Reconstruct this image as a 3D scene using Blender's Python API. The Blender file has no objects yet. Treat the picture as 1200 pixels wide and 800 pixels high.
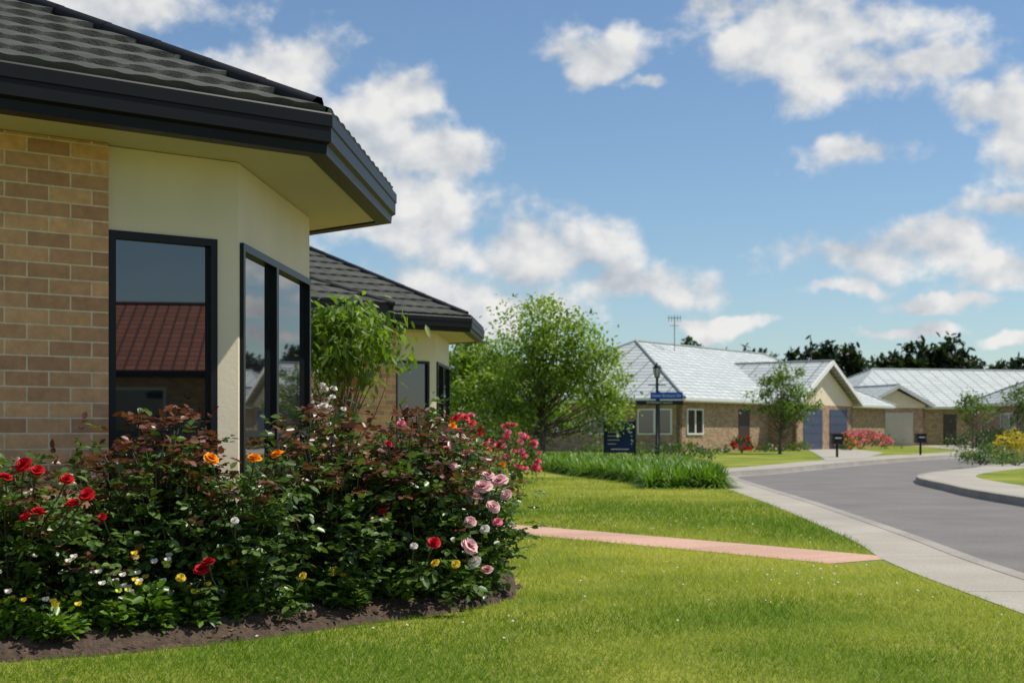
import bpy, bmesh, math, random
import numpy as np
from mathutils import Vector, Matrix
random.seed(3); rng=np.random.default_rng(7)
sc=bpy.context.scene
sc.view_settings.view_transform='Standard'; sc.view_settings.look='None'; sc.view_settings.exposure=0
R=math.radians

# ---------------------------------------------------------------- materials
def newmat(name):
    m=bpy.data.materials.new(name); m.use_nodes=True
    nt=m.node_tree; b=nt.nodes['Principled BSDF']; return m,nt,b
def N(nt,t,**kw):
    n=nt.nodes.new(t)
    for k,v in kw.items():
        if hasattr(n,k): setattr(n,k,v)
        else: n.inputs[k.replace('_',' ')].default_value=v
    return n
def C4(c): return (c[0],c[1],c[2],1)
def simple(name,col,rough=.6,var=.15,scale=8,bump=0,bscale=60,metal=0,ior=1.5,col2=None,spec=.5):
    m,nt,b=newmat(name)
    b.inputs['Roughness'].default_value=rough; b.inputs['Metallic'].default_value=metal; b.inputs['IOR'].default_value=ior
    b.inputs['Specular IOR Level'].default_value=spec
    tc=N(nt,'ShaderNodeTexCoord')
    n=N(nt,'ShaderNodeTexNoise'); n.inputs['Scale'].default_value=scale; n.inputs['Detail'].default_value=5
    nt.links.new(tc.outputs['Object'],n.inputs['Vector'])
    r=N(nt,'ShaderNodeValToRGB'); r.color_ramp.elements[0].position=.3; r.color_ramp.elements[1].position=.7
    c2=col2 if col2 else [c*(1+var) for c in col]; c1=[c*(1-var) for c in col] if not col2 else col
    r.color_ramp.elements[0].color=C4(c1); r.color_ramp.elements[1].color=C4(c2)
    nt.links.new(n.outputs['Fac'],r.inputs['Fac']); nt.links.new(r.outputs['Color'],b.inputs['Base Color'])
    if bump:
        n2=N(nt,'ShaderNodeTexNoise'); n2.inputs['Scale'].default_value=bscale; n2.inputs['Detail'].default_value=6
        nt.links.new(tc.outputs['Object'],n2.inputs['Vector'])
        bp=N(nt,'ShaderNodeBump'); bp.inputs['Strength'].default_value=bump; bp.inputs['Distance'].default_value=.02
        nt.links.new(n2.outputs['Fac'],bp.inputs['Height']); nt.links.new(bp.outputs['Normal'],b.inputs['Normal'])
    return m
def brickmat(name,c1,c2,mortar,w=.24,h=.086,ms=.006,rough=.85,bump=.5,off=.5,nv=.25):
    m,nt,b=newmat(name); b.inputs['Roughness'].default_value=rough; b.inputs['Specular IOR Level'].default_value=.3
    uv=N(nt,'ShaderNodeUVMap'); bt=N(nt,'ShaderNodeTexBrick')
    bt.offset=off; bt.inputs['Scale'].default_value=1; bt.inputs['Brick Width'].default_value=w; bt.inputs['Row Height'].default_value=h
    bt.inputs['Mortar Size'].default_value=ms; bt.inputs['Mortar Smooth'].default_value=.25; bt.inputs['Bias'].default_value=0
    bt.inputs['Color1'].default_value=C4(c1); bt.inputs['Color2'].default_value=C4(c2); bt.inputs['Mortar'].default_value=C4(mortar)
    nt.links.new(uv.outputs['UV'],bt.inputs['Vector'])
    n=N(nt,'ShaderNodeTexNoise'); n.inputs['Scale'].default_value=14; n.inputs['Detail'].default_value=7; n.inputs['Roughness'].default_value=.7
    nt.links.new(uv.outputs['UV'],n.inputs['Vector'])
    mr=N(nt,'ShaderNodeMapRange'); mr.inputs['From Min'].default_value=.25; mr.inputs['From Max'].default_value=.75
    mr.inputs['To Min'].default_value=1-nv; mr.inputs['To Max'].default_value=1+nv
    nt.links.new(n.outputs['Fac'],mr.inputs['Value'])
    vm=N(nt,'ShaderNodeVectorMath',operation='SCALE'); nt.links.new(bt.outputs['Color'],vm.inputs[0]); nt.links.new(mr.outputs[0],vm.inputs['Scale'])
    nt.links.new(vm.outputs[0],b.inputs['Base Color'])
    sub=N(nt,'ShaderNodeMath',operation='SUBTRACT'); sub.inputs[0].default_value=1; nt.links.new(bt.outputs['Fac'],sub.inputs[1])
    ad=N(nt,'ShaderNodeMath',operation='MULTIPLY_ADD'); nt.links.new(n.outputs['Fac'],ad.inputs[0]); ad.inputs[1].default_value=.3; nt.links.new(sub.outputs[0],ad.inputs[2])
    bp=N(nt,'ShaderNodeBump'); bp.inputs['Strength'].default_value=bump; bp.inputs['Distance'].default_value=.008
    nt.links.new(ad.outputs[0],bp.inputs['Height']); nt.links.new(bp.outputs['Normal'],b.inputs['Normal'])
    return m
def leafmat(name,rough=.45,trans=.3,tcol=(1.3,1.5,.5),spec=.5):
    m,nt,b=newmat(name); b.inputs['Roughness'].default_value=rough
    b.inputs['Specular IOR Level'].default_value=spec
    a=N(nt,'ShaderNodeAttribute'); a.attribute_name='Col'
    nt.links.new(a.outputs['Color'],b.inputs['Base Color'])
    t=N(nt,'ShaderNodeBsdfTranslucent'); vm=N(nt,'ShaderNodeVectorMath',operation='MULTIPLY'); vm.inputs[1].default_value=tcol
    nt.links.new(a.outputs['Color'],vm.inputs[0]); nt.links.new(vm.outputs[0],t.inputs['Color'])
    mx=N(nt,'ShaderNodeMixShader'); mx.inputs[0].default_value=trans
    out=nt.nodes['Material Output']
    nt.links.new(b.outputs[0],mx.inputs[1]); nt.links.new(t.outputs[0],mx.inputs[2]); nt.links.new(mx.outputs[0],out.inputs['Surface'])
    return m

M={}
M['brick']=brickmat('brick_tan',(.68,.385,.19),(.40,.21,.115),(.66,.53,.36),h=.082,w=.235,ms=.0055)
M['brickfar']=brickmat('brick_pale',(.45,.30,.175),(.23,.145,.09),(.46,.38,.28),nv=.35)
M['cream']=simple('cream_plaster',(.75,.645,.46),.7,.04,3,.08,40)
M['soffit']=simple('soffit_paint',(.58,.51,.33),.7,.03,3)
M['black']=simple('gutter_dark',(.0075,.008,.009),.42,.1,3,spec=.18)
M['bframe']=simple('window_frame_dark',(.010,.011,.013),.4,.1,3,spec=.25)
M['rooftile']=simple('roof_tile_charcoal',(.055,.057,.047),.75,.35,5,.3,90,spec=.35)
M['ridge']=simple('ridge_cap_charcoal',(.012,.013,.013),.5,.2,5,spec=.25)
M['roofwhite']=brickmat('roof_tile_pale',(.52,.55,.54),(.43,.46,.46),(.13,.16,.16),w=.9,h=.37,ms=.04,rough=.6,bump=.8,off=0,nv=.12)
M['roofterra']=brickmat('roof_tile_terracotta',(.58,.21,.12),(.44,.15,.09),(.12,.03,.02),w=.3,h=.34,ms=.035,rough=.7,bump=1,off=0)
M['white']=simple('white_paint',(.74,.73,.69),.5,.04,2)
M['gdoor']=simple('garage_door_blue',(.05,.07,.12),.5,.1,2)
M['gdoorc']=simple('garage_door_cream',(.50,.46,.37),.5,.06,2)
M['door']=simple('door_brown',(.05,.03,.026),.5,.1,2)
M['pole']=simple('pole_dark',(.010,.012,.016),.45,.1,4,spec=.3)
M['signblue']=simple('sign_blue',(.010,.026,.10),.6,.1,4,spec=.2)
M['streetblue']=simple('street_sign_blue',(.008,.09,.48),.5,.1,4,spec=.2)
M['bark']=simple('bark',(.13,.10,.075),.9,.35,12,.8,30)
M['stem']=simple('stem_green',(.06,.07,.03),.6,.4,20)
M['mulch']=simple('mulch',(.04,.025,.016),.95,.5,25,1.0,60,col2=(.10,.062,.04))
M['lantern']=simple('lantern_glass',(.6,.62,.62),.2,.05,3)
M['glass'],nt,b=newmat('window_glass'); b.inputs['Base Color'].default_value=(.012,.013,.015,1); b.inputs['Roughness'].default_value=.015; b.inputs['IOR'].default_value=2.05
M['leaf']=leafmat('rose_leaf',.36,.25,(1.4,1.4,.5),.5)
M['treeleaf']=leafmat('tree_leaf',.5,.45)
M['flax']=leafmat('strap_leaf',.45,.35)
M['petal']=leafmat('petal',.6,.3,(1.05,.9,.9),.2)
M['grassblade']=leafmat('grass_blade',.6,.4,(1.25,1.3,.5),.2)
M['chip']=leafmat('mulch_chip',.95,.0)
M['capgrey']=simple('cap_grey',(.24,.27,.27),.6,.1,3)

def groundmat():
    m,nt,b=newmat('grass_ground'); b.inputs['Roughness'].default_value=.9; b.inputs['Specular IOR Level'].default_value=.1
    tc=N(nt,'ShaderNodeTexCoord')
    def noise(s,d=5):
        n=N(nt,'ShaderNodeTexNoise'); n.inputs['Scale'].default_value=s; n.inputs['Detail'].default_value=d
        nt.links.new(tc.outputs['Object'],n.inputs['Vector']); return n
    a=noise(.5,6); r=N(nt,'ShaderNodeValToRGB'); r.color_ramp.elements[0].position=.38; r.color_ramp.elements[1].position=.64
    r.color_ramp.elements[0].color=(.12,.18,.018,1); r.color_ramp.elements[1].color=(.29,.295,.05,1)
    nt.links.new(a.outputs['Fac'],r.inputs['Fac'])
    c=noise(30,7); mr=N(nt,'ShaderNodeMapRange'); mr.inputs['From Min'].default_value=.3; mr.inputs['From Max'].default_value=.7; mr.inputs['To Min'].default_value=.6; mr.inputs['To Max'].default_value=1.25
    nt.links.new(c.outputs['Fac'],mr.inputs['Value'])
    vm=N(nt,'ShaderNodeVectorMath',operation='SCALE'); nt.links.new(r.outputs['Color'],vm.inputs[0]); nt.links.new(mr.outputs[0],vm.inputs['Scale'])
    nt.links.new(vm.outputs[0],b.inputs['Base Color'])
    bp=N(nt,'ShaderNodeBump'); bp.inputs['Strength'].default_value=.5; bp.inputs['Distance'].default_value=.03
    nt.links.new(c.outputs['Fac'],bp.inputs['Height']); nt.links.new(bp.outputs['Normal'],b.inputs['Normal'])
    return m
M['grass']=groundmat()
def slabmat(name,c,joint=1.5,var=.12,jw=.012):
    m,nt,b=newmat(name); b.inputs['Roughness'].default_value=.85; b.inputs['Specular IOR Level'].default_value=.3
    uv=N(nt,'ShaderNodeUVMap'); sep=N(nt,'ShaderNodeSeparateXYZ'); nt.links.new(uv.outputs['UV'],sep.inputs[0])
    md=N(nt,'ShaderNodeMath',operation='MODULO'); nt.links.new(sep.outputs['X'],md.inputs[0]); md.inputs[1].default_value=joint
    lt=N(nt,'ShaderNodeMath',operation='LESS_THAN'); nt.links.new(md.outputs[0],lt.inputs[0]); lt.inputs[1].default_value=jw
    tc=N(nt,'ShaderNodeTexCoord'); out=[]
    for s in (.9,45):
        n=N(nt,'ShaderNodeTexNoise'); n.inputs['Scale'].default_value=s; n.inputs['Detail'].default_value=7; nt.links.new(tc.outputs['Object'],n.inputs['Vector'])
        mr=N(nt,'ShaderNodeMapRange'); mr.inputs['From Min'].default_value=.3; mr.inputs['From Max'].default_value=.7; mr.inputs['To Min'].default_value=1-var; mr.inputs['To Max'].default_value=1+var
        nt.links.new(n.outputs['Fac'],mr.inputs['Value']); out.append(mr)
    mu=N(nt,'ShaderNodeMath',operation='MULTIPLY'); nt.links.new(out[0].outputs[0],mu.inputs[0]); nt.links.new(out[1].outputs[0],mu.inputs[1])
    j=N(nt,'ShaderNodeMath',operation='MULTIPLY_ADD'); nt.links.new(lt.outputs[0],j.inputs[0]); j.inputs[1].default_value=-.55; j.inputs[2].default_value=1
    mu2=N(nt,'ShaderNodeMath',operation='MULTIPLY'); nt.links.new(mu.outputs[0],mu2.inputs[0]); nt.links.new(j.outputs[0],mu2.inputs[1])
    vm=N(nt,'ShaderNodeVectorMath',operation='SCALE'); vm.inputs[0].default_value=c; nt.links.new(mu2.outputs[0],vm.inputs['Scale'])
    nt.links.new(vm.outputs[0],b.inputs['Base Color'])
    return m
M['concrete']=slabmat('concrete',(.35,.32,.27),2.4,.13,.02); M['pinkpath']=slabmat('pink_concrete',(.49,.305,.225),1.2,.16)
M['kerb']=slabmat('kerb_concrete',(.30,.275,.24),2.4,.15); M['asphalt']=slabmat('asphalt',(.165,.15,.14),1e6,.14,0)

# ---------------------------------------------------------------- mesh builder
class MB:
    def __init__(s): s.v=[];s.n=0;s.lp=[];s.lt=[];s.mi=[];s.c=[];s.uv=[]
    def add(s,v,f,mat=0,col=(1,1,1),uv=None):
        v=np.asarray(v,float).reshape(-1,3); f=np.asarray(f,int)
        s.v.append(v); s.lp.append((f+s.n).ravel()); s.lt.append(np.full(len(f),f.shape[1])); s.mi.append(np.full(len(f),mat))
        col=np.asarray(col,float)
        if col.ndim==1: col=np.tile(col,(len(v),1))
        s.c.append(col); s.uv.append(np.zeros((len(v),2)) if uv is None else np.asarray(uv,float)); s.n+=len(v)
    def build(s,name,mats,parent=None,smooth=False):
        me=bpy.data.meshes.new(name)
        v=np.concatenate(s.v); lp=np.concatenate(s.lp); lt=np.concatenate(s.lt); mi=np.concatenate(s.mi); c=np.concatenate(s.c); uv=np.concatenate(s.uv)
        me.vertices.add(len(v)); me.vertices.foreach_set('co',v.ravel())
        me.loops.add(len(lp)); me.loops.foreach_set('vertex_index',lp.astype(np.int32))
        me.polygons.add(len(lt)); ls=np.concatenate([[0],np.cumsum(lt)[:-1]])
        me.polygons.foreach_set('loop_start',ls.astype(np.int32)); me.polygons.foreach_set('loop_total',lt.astype(np.int32))
        me.polygons.foreach_set('material_index',mi.astype(np.int32))
        me.update(calc_edges=True)
        if smooth: me.polygons.foreach_set('use_smooth',np.ones(len(lt),bool))
        a=me.attributes.new('Col','FLOAT_COLOR','POINT'); a.data.foreach_set('color',np.c_[c,np.ones(len(c))].ravel())
        ul=me.uv_layers.new(name='UVMap'); ul.data.foreach_set('uv',uv[lp].ravel())
        for m in mats: me.materials.append(M[m])
        return link(name,me,parent)
def link(name,me,parent=None):
    o=bpy.data.objects.new(name,me); sc.collection.objects.link(o)
    if parent:
        o.parent=parent; o.matrix_parent_inverse=Matrix.Translation(-Vector(parent.location))
    return o
def empty(name,loc):
    o=bpy.data.objects.new(name,None); o.location=loc; sc.collection.objects.link(o); return o
def quad(mb,pts,mat=0,uv=None): mb.add(pts,[[0,1,2,3]],mat,uv=uv)
def obox(mb,p,q,z0,z1,d0,d1,mat=0):
    p=np.array(p,float);q=np.array(q,float);d=(q-p);L=np.linalg.norm(d);d=d/L;n=np.array([d[1],-d[0]])
    a=p+n*d1;b=q+n*d1;c=q+n*d0;e=p+n*d0
    V=lambda x,z:(x[0],x[1],z)
    T=abs(d1-d0)
    quad(mb,[V(a,z0),V(b,z0),V(b,z1),V(a,z1)],mat,[(0,z0),(L,z0),(L,z1),(0,z1)])
    quad(mb,[V(c,z0),V(e,z0),V(e,z1),V(c,z1)],mat,[(0,z0),(L,z0),(L,z1),(0,z1)])
    quad(mb,[V(b,z0),V(c,z0),V(c,z1),V(b,z1)],mat,[(0,z0),(T,z0),(T,z1),(0,z1)])
    quad(mb,[V(e,z0),V(a,z0),V(a,z1),V(e,z1)],mat,[(0,z0),(T,z0),(T,z1),(0,z1)])
    quad(mb,[V(a,z1),V(b,z1),V(c,z1),V(e,z1)],mat,[(0,0),(L,0),(L,T),(0,T)])
    quad(mb,[V(e,z0),V(c,z0),V(b,z0),V(a,z0)],mat,[(0,0),(L,0),(L,T),(0,T)])
def tube(mb,pts,rad,seg=6,mat=0,col=(1,1,1)):
    pts=np.asarray(pts,float); k=len(pts); rad=np.broadcast_to(rad,(k,))
    t=np.gradient(pts,axis=0); t/=np.linalg.norm(t,axis=1)[:,None]+1e-9
    ref=np.array([.13,.31,.94]) if abs(t[0,2])<.9 else np.array([1,.1,0.])
    s=np.cross(t,ref); s/=np.linalg.norm(s,axis=1)[:,None]; u=np.cross(s,t)
    a=np.linspace(0,2*np.pi,seg,endpoint=False)
    v=pts[:,None]+rad[:,None,None]*(np.cos(a)[None,:,None]*s[:,None]+np.sin(a)[None,:,None]*u[:,None])
    f=[]
    for i in range(k-1):
        for j in range(seg):
            j2=(j+1)%seg; f.append([i*seg+j,i*seg+j2,(i+1)*seg+j2,(i+1)*seg+j])
    mb.add(v.reshape(-1,3),f,mat,col)
    mb.add(v[-1],[list(range(seg))],mat,col)
def leaves(mb,P,D,U,Ln,Wd,col,mat=0,fold=.12,droop=.0):
    P=np.asarray(P);n=len(P)
    D=D/(np.linalg.norm(D,axis=1)[:,None]+1e-9); S=np.cross(D,U); S/=np.linalg.norm(S,axis=1)[:,None]+1e-9; Nn=np.cross(S,D)
    T=np.array([(0,0,0),(.45,.3,1),(.42,.68,1),(0,1,0),(-.42,.68,1),(-.45,.3,1)])
    Ln=np.broadcast_to(Ln,(n,)); Wd=np.broadcast_to(Wd,(n,))
    V=P[:,None]+T[None,:,1,None]*D[:,None]*Ln[:,None,None]+T[None,:,0,None]*S[:,None]*Wd[:,None,None]+(T[None,:,2,None]*fold*Wd[:,None,None]-droop*T[None,:,1,None]**2*Ln[:,None,None])*Nn[:,None]
    b=np.arange(n)[:,None]*6
    f=np.concatenate([b+np.array([0,1,2,3]),b+np.array([0,3,4,5])])
    mb.add(V.reshape(-1,3),f,mat,np.repeat(col,6,axis=0))
def rnd_unit(n):
    v=rng.normal(size=(n,3)); return v/np.linalg.norm(v,axis=1)[:,None]
def catmull(pts,n=8):
    p=np.array(pts,float); p=np.vstack([2*p[0]-p[1],p,2*p[-1]-p[-2]]); out=[]
    for i in range(1,len(p)-2):
        for t in np.linspace(0,1,n,endpoint=False):
            out.append(.5*((2*p[i])+(-p[i-1]+p[i+1])*t+(2*p[i-1]-5*p[i]+4*p[i+1]-p[i+2])*t*t+(-p[i-1]+3*p[i]-3*p[i+1]+p[i+2])*t**3))
    out.append(p[-2]); return np.array(out)
def offline(l,d):
    t=np.gradient(l,axis=0); t/=np.linalg.norm(t,axis=1)[:,None]; return l+np.c_[t[:,1],-t[:,0]]*d
def ribbon(name,a,b,z,mat,z2=None,parent=None):
    mb=MB(); n=len(a); z2=z if z2 is None else z2
    L=np.concatenate([[0],np.cumsum(np.linalg.norm(np.diff(a,axis=0),axis=1))])
    w=np.linalg.norm(b[0]-a[0])
    v=np.concatenate([np.c_[a,np.full(n,z)],np.c_[b,np.full(n,z2)]])
    uv=np.concatenate([np.c_[L,np.zeros(n)],np.c_[L,np.full(n,w)]])
    f=[[i,n+i,n+i+1,i+1] for i in range(n-1)]
    mb.add(v,f,0,uv=uv); return mb.build(name,[mat],parent)
def flat_poly(name,pts,z,mat,parent=None):
    bm=bmesh.new(); vs=[bm.verts.new((p[0],p[1],z)) for p in pts]; f=bm.faces.new(vs)
    bmesh.ops.triangulate(bm,faces=[f]); bm.normal_update()
    for f in bm.faces:
        if f.normal.z<0: f.normal_flip()
    me=bpy.data.meshes.new(name); bm.to_mesh(me); bm.free(); me.materials.append(M[mat]); return link(name,me,parent)

# ---------------------------------------------------------------- ground, road, paths
flat_poly('ground',[(-1500,-300),(1500,-300),(1500,2500),(-1500,2500)],-.14,'grass')
S_=catmull([(2.7,-20),(2.72,0),(2.78,7.7),(2.85,10.7),(3.12,13.3),(3.49,19.4),(3.68,24.5),(4.0,31),(4.7,35.8),(6.3,38.6),(10.8,48.5),(17,60),(25,71),(45,83)])
K_=catmull([(3.45,-20),(3.5,0),(3.53,7.7),(3.62,10.7),(3.85,13.6),(4.22,19.4),(4.45,24.5),(4.83,31.0),(5.4,34.4),(6.9,37),(11.5,46.3),(17.6,57),(25.5,67.5),(45,79)])
R_=catmull([(7.3,-20),(7.32,5),(7.55,21.1),(8.05,26.5),(8.6,30.2),(9.7,33.3),(12.3,37.9),(15.4,42.7),(30,56),(50,67)])
flat_poly('lawn',list(map(tuple,K_))+[(300,150),(300,900),(-400,900),(-400,-60),(3.45,-60)],0,'grass')
flat_poly('lawn',list(map(tuple,R_))+[(300,138),(300,-60),(7.3,-60)],0,'grass')
flat_poly('road',[(1,-60),(1,0)]+list(map(tuple,offline(K_,-1.0)))+[(60,88),(90,80)]+list(map(tuple,offline(R_,1.0)[::-1]))+[(9,-60)],-.12,'asphalt')
ribbon('pavement',S_,offline(K_,-.14),.004,'concrete')
def kerb(line,side,ch=.10):
    mb=MB(); prof=[(-.16,.003),(-.15,.010),(-.02,.010),(0,-.012),(.02,-.114),(ch,-.113),(ch+.01,-.125)]
    L=np.concatenate([[0],np.cumsum(np.linalg.norm(np.diff(line,axis=0),axis=1))]); n=len(line)
    rows=[offline(line,o*side) for o,z in prof]
    for i in range(len(prof)-1):
        v=np.concatenate([np.c_[rows[i],np.full(n,prof[i][1])],np.c_[rows[i+1],np.full(n,prof[i+1][1])]])
        mb.add(v,[[k,n+k,n+k+1,k+1] for k in range(n-1)],0,uv=np.concatenate([np.c_[L,np.zeros(n)],np.c_[L,np.ones(n)]]))
    return mb.build('kerb',['kerb'])
kerb(K_,1); kerb(R_,-1,.05)
ribbon('pavement',offline(R_,.16),offline(R_,1.25),.004,'concrete')
PP=catmull([(-4.5,19.5),(-2.2,17.0),(-.27,14.75),(1.53,12.5),(2.25,11.55),(2.72,10.9)])
ribbon('garden_path',offline(PP,.42),offline(PP,-.42),.003,'pinkpath')
ribbon('driveway',np.array([(10.3,46.6),(13.2,62),(15.4,74.5)]),np.array([(12.2,49.4),(16.5,63),(18.4,78)]),.012,'concrete')
ribbon('driveway',np.array([(21,65.2),(24,80),(25.5,92)]),np.array([(24.6,69),(28,81),(29.5,93)]),.012,'concrete')

# ---------------------------------------------------------------- roofs / houses
def line_int(p,d,q,e):
    m=np.array([d,-e]).T; t=np.linalg.solve(m,q-p); return p+d*t[0]
def offpoly(poly,s):
    n=len(poly); out=[]
    for i in range(n):
        a,b,c=poly[i-1],poly[i],poly[(i+1)%n]
        d1=(b-a)/np.linalg.norm(b-a); d2=(c-b)/np.linalg.norm(c-b)
        n1=np.array([-d1[1],d1[0]]);n2=np.array([-d2[1],d2[0]])
        out.append(line_int(b+n1*s,d1,b+n2*s,d2))
    return out
def sweep(mb,poly,prof,mat=0,closed=True):
    rows=[offpoly(poly,o) for o,z in prof]; n=len(poly)
    for k in range(len(prof)-1):
        for i in range(n if closed else n-1):
            j=(i+1)%n; a,b=rows[k][i],rows[k][j]; c,d=rows[k+1][j],rows[k+1][i]
            quad(mb,[(*a,prof[k][1]),(*b,prof[k][1]),(*c,prof[k+1][1]),(*d,prof[k+1][1])],mat)
def tiled_roof(name,faces,mat,parent,du=.04,course=.34,wave=.2,lift=.026,amp=.012):
    big=bmesh.new()
    for fi,poly in enumerate(faces):
        P=[Vector(p) for p in poly]; u=(P[1]-P[0]).normalized(); n=u.cross(P[2]-P[1]).normalized(); v=n.cross(u)
        us=[(p-P[0]).dot(u) for p in P]; vs=[(p-P[0]).dot(v) for p in P]
        if fi in (3,4): dd=.2
        else: dd=du
        U=np.arange(min(us)-.1,max(us)+.1+dd,dd); nc=int(max(vs)/course)+1
        rows=[(.03,-.01)]
        for c in range(nc):
            rows+= [(c*course+(.031 if c==0 else 0),lift),(c*course+course*.5,lift*.5),(c*course+course*.97,0)]
        bm=bmesh.new(); g=[]
        for ri,(vv,h) in enumerate(rows):
            r=[]; c=(ri-1)//3
            for k,x in enumerate(U):
                hh=h+amp*abs(math.sin(math.pi*(x+(wave*.5 if c%2 else 0))/wave))*(1 if h>0 else .7)
                r.append(bm.verts.new(P[0]+u*float(x)+v*vv+n*hh))
            g.append(r)
        for i in range(len(g)-1):
            for k in range(len(U)-1): bm.faces.new((g[i][k],g[i][k+1],g[i+1][k+1],g[i+1][k]))
        m=len(P)
        for i in range(1,m):
            e=(P[(i+1)%m]-P[i]); out=e.cross(n).normalized()
            bmesh.ops.bisect_plane(bm,geom=bm.verts[:]+bm.edges[:]+bm.faces[:],plane_co=P[i]-out*.01,plane_no=out,clear_outer=True)
        me=bpy.data.meshes.new('t'); bm.to_mesh(me); bm.free(); big.from_mesh(me)
    me=bpy.data.meshes.new(name); big.to_mesh(me); big.free(); me.materials.append(M[mat]); return link(name,me,parent)
def caps(mb,edges,r=.075,mat=0,seg=8,step=.4,tap=.97):
    for a,b in edges:
        a=np.array(a,float);b=np.array(b,float);L=np.linalg.norm(b-a);k=max(1,int(L/step))
        for i in range(k):
            p=a+(b-a)*i/k;q=a+(b-a)*(i+1.04)/k
            tube(mb,[p,q],[r*1.03,r*tap],seg,mat)
def window(mb,p,d,t0,t1,z0,z1,fr=.05,splits=(),trans=(),dep=-.03,gm=1,fm=0,ft=.06):
    p=np.array(p);d=np.array(d); P=lambda t:p+d*t
    obox(mb,P(t0),P(t1),z1-fr,z1,dep,dep+ft,fm); obox(mb,P(t0),P(t1),z0,z0+fr,dep,dep+ft,fm)
    obox(mb,P(t0),P(t0+fr),z0+fr,z1-fr,dep,dep+ft,fm); obox(mb,P(t1-fr),P(t1),z0+fr,z1-fr,dep,dep+ft,fm)
    for s in splits: obox(mb,P(s-fr*.7),P(s+fr*.7),z0+fr,z1-fr,dep,dep+ft*1.05,fm)
    for z in trans: obox(mb,P(t0+fr),P(t1-fr),z-fr*.45,z+fr*.45,dep+.004,dep+ft*.9,fm)
    obox(mb,P(t0+fr*.6),P(t1-fr*.6),z0+fr*.6,z1-fr*.6,dep+.012,dep+.022,gm)

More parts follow.
